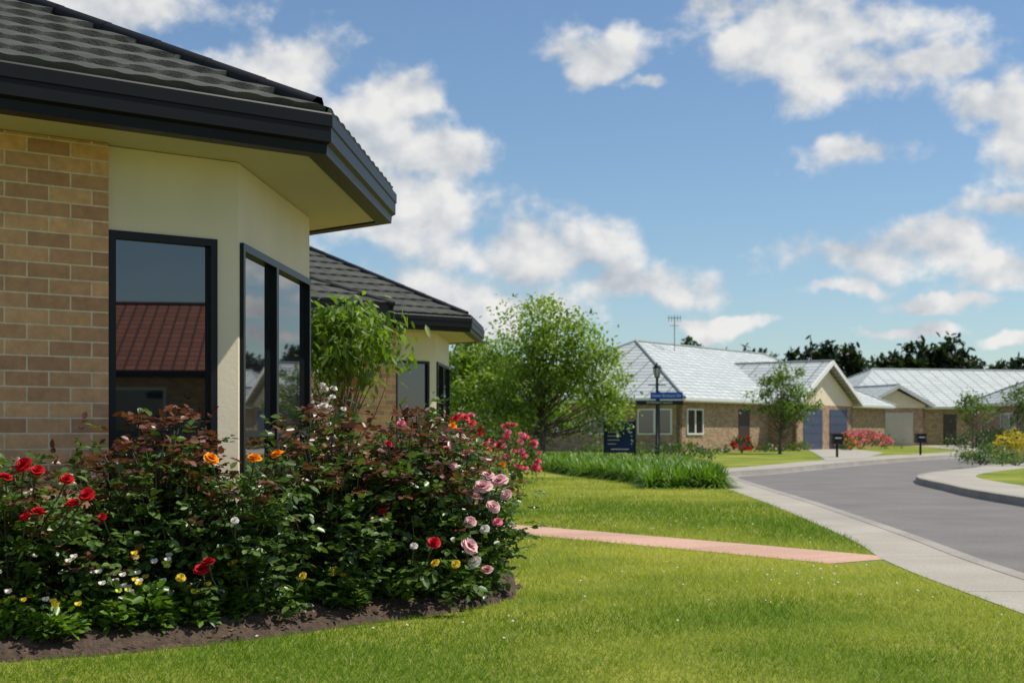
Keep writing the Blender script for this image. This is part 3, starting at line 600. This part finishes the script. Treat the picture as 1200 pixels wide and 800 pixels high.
def rose_bush(name,x,y,r,h,ns,burg,seed,blooms=(),g_lo=(.034,.075,.015),g_hi=(.13,.21,.048),ry=None,leaf=.042):
    global rng; rng=np.random.default_rng(seed); root=empty(name,(x,y,0)); ry=ry or r
    sb=MB(); PB=[];PD=[]
    nlow=int(ns*.22)
    for i in range(ns+nlow):
        az=rng.uniform(0,2*math.pi); rad=math.sqrt(rng.uniform(.02,1)); hh=h*(1-.33*rad**2)*rng.uniform(.5,1.04)
        if i>=ns: rad=rng.uniform(.5,.9); hh=h*rng.uniform(.16,.45)
        b=np.array([x+rng.normal(0,.07),y+rng.normal(0,.06),.03]); e=np.array([x+math.cos(az)*rad*r,y+math.sin(az)*rad*ry,hh])
        m=b*.45+e*.55+[0,0,.12*hh]+rng.normal(0,.05,3); m[2]=max(m[2],.12)
        T=np.linspace(0,1,7); q=np.array([b*(1-s)**2+2*m*s*(1-s)+e*s*s for s in T]); tube(sb,q,.0065*(1-.6*T),4,0)
        npet=int(13+rng.integers(0,7))
        s=rng.uniform(.18,1.0,npet)**.75; s[:3]=rng.uniform(.93,1.0,3)
        pts=b*((1-s)**2)[:,None]+2*m*(s*(1-s))[:,None]+e*(s*s)[:,None]
        tw=rng.normal(0,.055,(npet,3))*(.4+.8*s[:,None]); PB.append(pts+tw*.9); d=rnd_unit(npet)*[1,1,.6]+[0,0,.25]; PD.append(d)
    for (bx,by,bz,br,bcx) in blooms:
        k=7; PB.append(np.array([bx,by+.06,bz-.13])+rng.normal(0,.04,(k,3))*[1,.6,.7]); PD.append(rnd_unit(k)*[1,1,.3]+[0,.2,-.1])
    PB=np.concatenate(PB);PD=np.concatenate(PD);PD/=np.linalg.norm(PD,axis=1)[:,None]; n=len(PB); PB[:,2]=np.maximum(PB[:,2],.08)
    pl=rng.uniform(.06,.10,n); side=np.cross(PD,[0,0,1.]); side/=np.linalg.norm(side,axis=1)[:,None]+1e-6
    zrel=np.clip(PB[:,2]/h,0,1); isb=(rng.uniform(size=n)<burg*np.clip((zrel-.38)*1.7,0,1))
    t=rng.uniform(0,1,n)[:,None]; base=np.array(g_lo)*(1-t)+np.array(g_hi)*t; bc=np.array([.07,.022,.02])*(1-t)+np.array([.21,.085,.05])*t
    col=np.where(isb[:,None],bc,base)
    for fr,sg in ((.45,1),(.45,-1),(.8,1),(.8,-1),(1.0,0)):
        P=PB+PD*(pl*fr)[:,None]; D=PD*(.5 if sg else 1)+side*sg*.9+rng.normal(0,.12,(n,3))+[0,0,-.1]
        L=leaf*rng.uniform(.7,1.25,n)*(1.15 if sg==0 else 1)
        ok=np.ones(n,bool)
        for (bx,by,bz,br,bcx) in blooms:   # flowers stay clear of leaves
            q=P-np.array([bx,by-.05,bz+.02]); ok&=(q[:,0]**2+(q[:,1]/2.2)**2+q[:,2]**2)>(br*1.25+.012)**2
        k2=int(ok.sum())
        leaves(sb,P[ok],D[ok],np.tile([0,0,1.],(k2,1))+rng.normal(0,.45,(k2,3)),L[ok],L[ok]*.68,(col*rng.uniform(.85,1.15,(n,1)))[ok],1,droop=.12)
    for (bx,by,bz,br,bcx) in blooms:
        bloom(sb,(bx,by,bz),br,bcx,mat=2)
        tube(sb,[(bx,by,bz),(bx*.85+x*.15,by+.05,bz-.08),(bx*.5+x*.5,by*.5+y*.5,max(.1,bz-.22))],[.005,.004,.004],4,0)
    sb.build('stems_leaves_blooms',['stem','leaf','petal'],root); return root
def at(px,py,Y): return ((px-600)/1667*Y,Y,1-(py-504)/1667*Y)
def B(px,py,Y,r,c): return (*at(px,py,Y),r,c)
def bl(l): return [B(*a) for a in l]
rose_bush('rose_bush',-2.35,6.78,.36,.86,44,.3,101,bl([(28,545,6.36,.040,RED),(44,552,6.38,.034,RED),(6,560,6.4,.032,RED),(78,562,6.38,.032,RED),(102,580,6.34,.036,RED),(45,600,6.34,.032,RED),(30,606,6.34,.028,RED),(85,590,6.34,.028,RED)]))
rose_bush('rose_bush',-1.80,7.14,.42,1.15,76,.95,102,bl([(120,606,6.6,.022,RED)]),leaf=.047)
rose_bush('rose_bush',-2.1,6.85,.26,.58,22,.4,110,(),leaf=.044)
rose_bush('rose_bush',-2.9,6.6,.5,.8,36,.2,103,bl([(-40,560,6.3,.045,RED)]))
rose_bush('orange_rose_bush',-1.38,7.22,.34,.83,44,.15,104,bl([(247,538,6.85,.038,ORG),(298,538,6.85,.038,ORG),(325,533,6.95,.032,ORG),(236,668,6.72,.038,RED),(244,659,6.72,.034,(.40,.008,.02)),(212,677,6.75,.024,YEL),(355,675,7.1,.024,YEL),(275,610,6.82,.02,WHITE)]))
rose_bush('rose_bush',-1.0,7.74,.45,1.09,82,.7,105,bl([(346,608,7.2,.018,PINK)]),leaf=.046)
rose_bush('rose_bush',-.62,8.14,.47,1.11,84,.8,106,bl([(508,636,7.55,.038,(.6,.01,.03)),(448,600,7.6,.024,RED),(455,520,7.7,.024,(.5,.02,.05)),(510,660,7.55,.026,YEL),(534,661,7.6,.026,YEL),(485,640,7.55,.022,WHITE)]),leaf=.047)
rose_bush('pink_rose_bush',-.30,8.5,.35,.95,58,.4,107,bl([(566,571,8.05,.055,LPINK),(586,564,8.15,.048,LPINK),(556,583,8.02,.044,LPINK),(578,594,8.08,.042,LPINK),(594,580,8.2,.036,LPINK),(572,557,8.1,.036,LPINK),(549,640,7.85,.058,LPINK),(557,659,7.85,.042,WHITE),(571,668,8.0,.034,(.7,.38,.38)),(548,530,8.3,.034,PINK),(551,612,7.95,.036,LPINK),(524,527,8.15,.03,PINK),(539,505,8.35,.026,PINK),(530,545,8.1,.03,LPINK),(583,612,8.08,.032,PINK),(568,620,8.0,.028,WHITE)]))
rose_bush('rose_bush',-.75,9.4,.5,1.12,54,.6,108,bl([(470,497,9.0,.03,PINK),(523,517,9.0,.034,PINK),(540,512,9.0,.032,LPINK)]))
rose_bush('rose_bush',-.5,10.9,.5,1.08,50,.3,109,bl([(545,490,10.4,.038,(.8,.1,.12)),(553,497,10.4,.038,(.8,.1,.12)),(530,500,10.5,.032,ORG),(570,520,10.4,.035,PINK)]))
def bedding(name,items,seed):
    global rng; rng=np.random.default_rng(seed); lb=MB(); root=empty(name,(items[0][0],items[0][1],0))
    for (x,y,r,h,fc,nf) in items:
        n=int(150*r/.14); az=rng.uniform(0,6.28,n); rr=r*np.sqrt(rng.uniform(0,1,n)); P=np.c_[x+np.cos(az)*rr*.6,y+np.sin(az)*rr*.6,.07+h*rng.uniform(0,.75,n)*(1-.5*(rr/r)**2)]
        D=np.c_[np.cos(az),np.sin(az),rng.uniform(-.1,1.2,n)]+rng.normal(0,.25,(n,3)); t=rng.uniform(0,1,n)[:,None]
        L=rng.uniform(.04,.08,n); leaves(lb,P,D,rng.normal(0,.3,(n,3))+[0,0,1],L,L*.5,np.array([.055,.12,.012])*(1-t)+np.array([.19,.33,.05])*t,0,droop=.2)
        for k in range(nf):
            a=rng.uniform(0,6.28);q=r*rng.uniform(0,.8); p=(x+math.cos(a)*q,y+math.sin(a)*q-.04,.10+h*rng.uniform(.85,1.15))
            for j in range(5):
                th=j*1.257; leaves(lb,np.array([p]),np.array([[math.cos(th),math.sin(th)*.6-.3,.5]]),np.array([[0,-.7,.7]]),.022,.022,np.array([fc]),1)
    lb.build('leaves_and_flowers',['leaf','petal'],root)
rng=np.random.default_rng(77); its=[]; 
inner=offline(bed_front,-.30); seln=[p for p in inner if -3.2<p[0] and p[1]<9.4]
for i,p in enumerate(seln):
    for k in range(3):
        if rng.uniform()<.2: continue
        fc,nf=(((.75,.85,.15),3),(WHITE,3),(YEL,4),(WHITE,1),(WHITE,2))[rng.integers(0,5)]
        its.append((p[0]+rng.normal(0,.08),p[1]+rng.normal(0,.08)+.09*k,rng.uniform(.07,.17),rng.uniform(.10,.30),fc,nf))
bedding('bedding_plants',its,78)

# ---------------------------------------------------------------- lawn blades and daisies
rng=np.random.default_rng(9)
def lawn_pts(n,y0,y1,wide=.5):
    Y=y0*(y1/y0)**rng.uniform(0,1,n); X=rng.uniform(-wide,wide,n)*Y; P=np.c_[X,Y]
    k=(X<np.interp(Y,S_[:,1],S_[:,0])-.01+rng.normal(0,.015,n))
    k&=~pip(P,BED); k&=(pldist(P,PP)>.42+rng.normal(0,.015,n)); k&=(pldist(P,bed_front)>.0)
    return P[k]
P=lawn_pts(430000,5.2,30); n=len(P); Y=P[:,1]
def fbm(P):
    v=np.zeros(len(P)); g2=np.random.default_rng(2)
    for f,a in ((.5,1),(1.1,.8),(2.3,.6),(4.7,.45),(9,.3)):
        for _ in range(3):
            th=g2.uniform(0,6.28); ph=g2.uniform(0,6.28); v+=a*np.sin(f*(P[:,0]*math.cos(th)+P[:,1]*math.sin(th))+ph+1.2*np.sin(f*.7*(P[:,1]*math.cos(th)-P[:,0]*math.sin(th))+ph*2))
    return v/4.2
sc_=(Y/7)**.75; nz=fbm(P); h=rng.uniform(.012,.034,n)*np.minimum(sc_,1.6)*(1-.25*np.clip(nz,-1,1)); w=rng.uniform(.003,.0055,n)*sc_
az=rng.uniform(0,6.28,n); lean=rng.uniform(.3,1.3,n)*h
b=np.c_[P,np.zeros(n)-.002]; s=np.c_[np.cos(az),np.sin(az),np.zeros(n)]*w[:,None]/2
az2=rng.uniform(0,6.28,n); tip=b+np.c_[np.cos(az2)*lean,np.sin(az2)*lean,h]
V=np.stack([b-s,b+s,tip],1).reshape(-1,3)
t=np.clip(.5+nz*.75+rng.uniform(-.25,.25,n),0,1)[:,None]
col=np.array([.125,.225,.016])*(1-t)+np.array([.47,.48,.085])*t
dry=rng.uniform(size=n)<.05+.05*(nz>.4); col[dry]=(.50,.44,.20)
mb=MB(); mb.add(V,np.arange(3*n).reshape(-1,3),0,np.repeat(col,3,axis=0)); mb.build('lawn_grass_blades',['grassblade'])
P=lawn_pts(5200,7,32); dens=np.clip(np.sin(P[:,0]*1.7+2)*np.sin(P[:,1]*1.1+.5)*.8+(P[:,0]>1.0)*.35,0.02,1); P=P[rng.uniform(size=len(P))<dens*.28]; n=len(P)
mb=MB(); pc=np.c_[P,rng.uniform(.015,.03,n)]; k=6; a=np.linspace(0,6.28,k,endpoint=False); r=rng.uniform(.004,.010,n)*(P[:,1]/8)**.3
ring=pc[:,None]+np.stack([np.cos(a),np.sin(a),np.zeros(k)],1)[None]*r[:,None,None]; topv=pc[:,None]+np.array([[[0,0,1.]]])*r[:,None,None]
V=np.concatenate([ring,topv],1).reshape(-1,3); f=np.concatenate([np.arange(n)[:,None]*7+np.array([j,(j+1)%k,6]) for j in range(k)])
mb.add(V,f,0,(.62,.62,.52)); mb.build('clover_flowers',['petal'])
n=70; P=np.c_[rng.uniform(-1.8,1.0,n),rng.uniform(6.6,9.5,n)]; P=P[~pip(P,BED)&(pldist(P,bed_front)<1.2)]; n=len(P); mb=MB()
pc=np.where(rng.uniform(size=(n,1))<.4,np.array([[.75,.6,.55]]),np.array([[.22,.14,.06]]))
leaves(mb,np.c_[P,np.full(n,.03)],rnd_unit(n)*[1,1,.2],rnd_unit(n)*.3+[0,0,1],rng.uniform(.018,.035,n),rng.uniform(.012,.022,n),pc); mb.build('fallen_petals',['petal'])

# ---------------------------------------------------------------- street furniture
def boxm(mb,c,s,mat=0):
    x,y,z=c;a,b,h=s; obox(mb,(x-a/2,y-b/2),(x+a/2,y-b/2),z-h/2,z+h/2,-b,0,mat)
def text(body,loc,size,mat,parent,rz=0,name='lettering',ax='CENTER'):
    cu=bpy.data.curves.new(name,'FONT'); cu.body=body; cu.size=size; cu.align_x=ax; cu.align_y='CENTER'; cu.extrude=.002
    cu.materials.append(M[mat]); o=link(name,cu,parent); o.location=loc; o.rotation_euler=(R(90),0,rz); return o
lx,ly=5.61,55.; root=empty('street_lamp',(lx,ly,0)); mb=MB(); 
tube(mb,[(lx,ly,-.05),(lx,ly,.5),(lx,ly,.52),(lx,ly,3.0),(lx,ly,3.05)],[.10,.09,.06,.05,.09],10)
tube(mb,[(lx,ly,3.4),(lx,ly,3.43),(lx,ly,3.52),(lx,ly,3.62)],[.17,.18,.08,.01],8)
tube(mb,[(lx-.35,ly,2.75),(lx+.35,ly,2.75)],.018,6)
for a in range(6):
    th=a*math.pi/3; tube(mb,[(lx+.08*math.cos(th),ly+.08*math.sin(th),3.05),(lx+.15*math.cos(th),ly+.15*math.sin(th),3.4)],.016,4)
mb.build('post',['pole'],root)
mb=MB(); tube(mb,[(lx,ly,3.05),(lx,ly,3.40)],[.07,.135],8); mb.build('lantern',['lantern'],root)
root=empty('street_sign',(lx+.05,ly-.3,0)); sx=lx+.05; mb=MB()
tube(mb,[(sx,ly-.3,-.05),(sx,ly-.3,2.5)],.03,8,1)
boxm(mb,(sx+.28,ly-.36,2.33),(1.24,.03,.27),0); boxm(mb,(sx+.0,ly-.36,2.06),(1.85,.03,.17),2)
mb.build('blades',['streetblue','pole','pole'],root)
text('Irene Graham Dr',(sx+.28,ly-.382,2.33),.16,'white',root); text('RETIREMENT VILLAGE',(sx,ly-.382,2.06),.10,'white',root)
bx,by=3.03,40.; root=empty('notice_board',(bx,by,0)); mb=MB()
boxm(mb,(bx,by,.81),(.84,.04,.88),0)
for s in (-.43,.43): boxm(mb,(bx+s,by,.62),(.05,.06,1.34),1)
for i,z in enumerate((1.17,1.06,.95,.84,.73,.62)):
    w=(.36,.42,.26,.38,.32,.24)[i]; boxm(mb,(bx-.34+w/2,by-.023,z),(w,.006,.014),2)
    boxm(mb,(bx+.33,by-.023,z),(.04,.006,.02),2)
boxm(mb,(bx,by-.023,.47),(.5,.006,.02),2)
mb.build('board',['signblue','pole','white'],root)
for x,y in ((12.0,52.5),(16.6,57.8)):
    root=empty('letterbox',(x,y,0)); mb=MB(); tube(mb,[(x,y,-.05),(x,y,.5)],.05,8); boxm(mb,(x,y,.66),(.36,.4,.34)); boxm(mb,(x,y,.85),(.42,.46,.04)); boxm(mb,(x,y-.205,.72),(.24,.01,.04),1)
    mb.build('box_and_post',['pole','white'],root)
ax,ay=8.4,73.5; root=empty('tv_antenna',(ax,ay,5)); mb=MB(); tube(mb,[(ax,ay,5.1),(ax,ay,6.95)],.025,6); tube(mb,[(ax-.35,ay,6.8),(ax+.35,ay,6.8)],.02,5)
for k in np.linspace(-.3,.3,5): tube(mb,[(ax+k,ay-.3,6.8),(ax+k,ay+.3,6.8)],.014,4); tube(mb,[(ax+k,ay,6.6),(ax+k,ay,6.95)],.014,4)
tube(mb,[(ax-.25,ay,6.4),(ax+.25,ay,6.4)],.016,5)
mb.build('mast',['capgrey'],root)

# ---------------------------------------------------------------- sun and sky
Sv=Vector((math.cos(R(60))*.985,math.cos(R(60))*.17,math.sin(R(60)))).normalized()
ld=bpy.data.lights.new('sun','SUN'); ld.energy=5.0; ld.angle=R(.5); ld.color=(1,.94,.83); lo=bpy.data.objects.new('sun',ld); sc.collection.objects.link(lo)
lo.rotation_euler=Sv.to_track_quat('Z','Y').to_euler(); lo.location=(30,10,40)
w=bpy.data.worlds.new('World'); sc.world=w; w.use_nodes=True; nt=w.node_tree; nt.nodes.clear()
out=N(nt,'ShaderNodeOutputWorld'); sky=N(nt,'ShaderNodeTexSky'); sky.sky_type='NISHITA'; sky.sun_disc=False
sky.sun_elevation=R(60); sky.sun_rotation=math.atan2(Sv.x,Sv.y); sky.air_density=1.0; sky.dust_density=.4; sky.ozone_density=2.5
L=nt.links.new
tint=N(nt,'ShaderNodeVectorMath',operation='MULTIPLY'); tint.inputs[1].default_value=(.83,.92,.97); L(sky.outputs[0],tint.inputs[0])
bg=N(nt,'ShaderNodeBackground'); bg.inputs['Strength'].default_value=.115; L(tint.outputs[0],bg.inputs['Color'])
tc=N(nt,'ShaderNodeTexCoord'); nrm=N(nt,'ShaderNodeVectorMath',operation='NORMALIZE'); L(tc.outputs['Generated'],nrm.inputs[0])
def noise(vec,s,d=8,r=.6):
    n=N(nt,'ShaderNodeTexNoise'); n.inputs['Scale'].default_value=s; n.inputs['Detail'].default_value=d; n.inputs['Roughness'].default_value=r; L(vec,n.inputs['Vector']); return n
wn=noise(nrm.outputs[0],13,4); wsub=N(nt,'ShaderNodeVectorMath',operation='SUBTRACT'); L(wn.outputs['Color'],wsub.inputs[0]); wsub.inputs[1].default_value=(.5,.5,.5)
wsc=N(nt,'ShaderNodeVectorMath',operation='SCALE'); L(wsub.outputs[0],wsc.inputs[0]); wsc.inputs['Scale'].default_value=.05
wad=N(nt,'ShaderNodeVectorMath',operation='ADD'); L(nrm.outputs[0],wad.inputs[0]); L(wsc.outputs[0],wad.inputs[1])
blobs=[(110,-5,150,34),(320,80,80,40),(410,150,90,55),(478,112,38,28),(510,188,75,30),(450,245,150,42),(600,292,140,40),(750,335,95,26),(540,350,190,42),(850,376,70,10),
(700,62,62,28),(765,95,30,14),(930,38,140,42),(1010,90,75,32),(840,8,60,22),(1090,70,50,18),(1003,180,54,18),(1150,125,50,24),(1200,150,40,60),(1195,242,50,16),
(1005,303,95,22),(1105,285,75,24),(1195,312,50,26),(985,334,65,12),(1060,384,55,9),(1195,402,34,9),(1110,350,60,9)]
dirs=[]
for px,py,rx,rz in blobs:
    v=Vector(((px-600)/1667,1,(504-py)/1667)); dirs.append((v.normalized(),rx/1667*1.15,rz/1667*1.2))
for az,el,rx,rz in ((100,25,.35,.14),(160,35,.4,.15),(220,22,.4,.12),(300,26,.35,.12),(60,18,.18,.05),(180,70,.3,.3)):
    dirs.append((Vector((math.sin(R(az))*math.cos(R(el)),math.cos(R(az))*math.cos(R(el)),math.sin(R(el)))),rx,rz))
prev=None
for v,rx,rz in dirs:
    m=N(nt,'ShaderNodeVectorMath',operation='MULTIPLY_ADD'); L(wad.outputs[0],m.inputs[0]); ry=rx if abs(v.y)<.8 else .5
    sv=Vector((1/max(rx,.02),1/ry,1/rz)); m.inputs[1].default_value=sv; m.inputs[2].default_value=(-v.x*sv.x,-v.y*sv.y,-v.z*sv.z)
    l=N(nt,'ShaderNodeVectorMath',operation='LENGTH'); L(m.outputs[0],l.inputs[0])
    if prev is None: prev=l.outputs['Value']
    else:
        mn=N(nt,'ShaderNodeMath',operation='SMOOTH_MIN'); L(prev,mn.inputs[0]); L(l.outputs['Value'],mn.inputs[1]); mn.inputs[2].default_value=.25; prev=mn.outputs[0]
field=N(nt,'ShaderNodeMath',operation='SUBTRACT'); field.inputs[0].default_value=1.07; L(prev,field.inputs[1])
fmin=N(nt,'ShaderNodeMath',operation='MINIMUM'); L(field.outputs[0],fmin.inputs[0]); fmin.inputs[1].default_value=.8
st=N(nt,'ShaderNodeVectorMath',operation='MULTIPLY'); L(nrm.outputs[0],st.inputs[0]); st.inputs[1].default_value=(1,1,1.25)
fb=noise(st.outputs[0],19,8,.56)
up=N(nt,'ShaderNodeVectorMath',operation='ADD'); L(st.outputs[0],up.inputs[0]); up.inputs[1].default_value=(.006,0,.016); fu=noise(up.outputs[0],19,4,.5)
fbl=noise(st.outputs[0],19,5,.5)
d=N(nt,'ShaderNodeMath',operation='MULTIPLY_ADD'); L(fb.outputs['Fac'],d.inputs[0]); d.inputs[1].default_value=2.7; L(fmin.outputs[0],d.inputs[2])
d2=N(nt,'ShaderNodeMath',operation='SUBTRACT'); L(d.outputs[0],d2.inputs[0]); d2.inputs[1].default_value=1.35
mask=N(nt,'ShaderNodeMapRange'); mask.interpolation_type='SMOOTHSTEP'; mask.inputs['From Min'].default_value=-.05; mask.inputs['From Max'].default_value=.65; L(d2.outputs[0],mask.inputs['Value'])
mask.inputs['To Max'].default_value=.97
sh=N(nt,'ShaderNodeMath',operation='SUBTRACT'); L(fbl.outputs['Fac'],sh.inputs[0]); L(fu.outputs['Fac'],sh.inputs[1])
sh2=N(nt,'ShaderNodeMath',operation='MULTIPLY_ADD'); L(sh.outputs[0],sh2.inputs[0]); sh2.inputs[1].default_value=2.6; sh2.inputs[2].default_value=.66
ramp=N(nt,'ShaderNodeValToRGB'); ramp.color_ramp.elements[0].position=.1; ramp.color_ramp.elements[1].position=.95
ramp.color_ramp.elements[0].color=(.44,.50,.58,1); ramp.color_ramp.elements[1].color=(.90,.89,.87,1); L(sh2.outputs[0],ramp.inputs['Fac'])
cb=N(nt,'ShaderNodeBackground'); cb.inputs['Strength'].default_value=.95; L(ramp.outputs[0],cb.inputs['Color'])
mx=N(nt,'ShaderNodeMixShader'); L(mask.outputs[0],mx.inputs[0]); L(bg.outputs[0],mx.inputs[1]); L(cb.outputs[0],mx.inputs[2]); L(mx.outputs[0],out.inputs['Surface'])

# ---------------------------------------------------------------- camera
cd=bpy.data.cameras.new('camera'); co=bpy.data.objects.new('camera',cd); sc.collection.objects.link(co); sc.camera=co
co.location=(0,0,1.0); co.rotation_euler=(R(90),0,0); cd.lens=50; cd.sensor_width=36; cd.shift_y=104/1200; cd.clip_start=.1; cd.clip_end=4000
cd.dof.use_dof=True; cd.dof.focus_distance=8.0; cd.dof.aperture_fstop=4.5
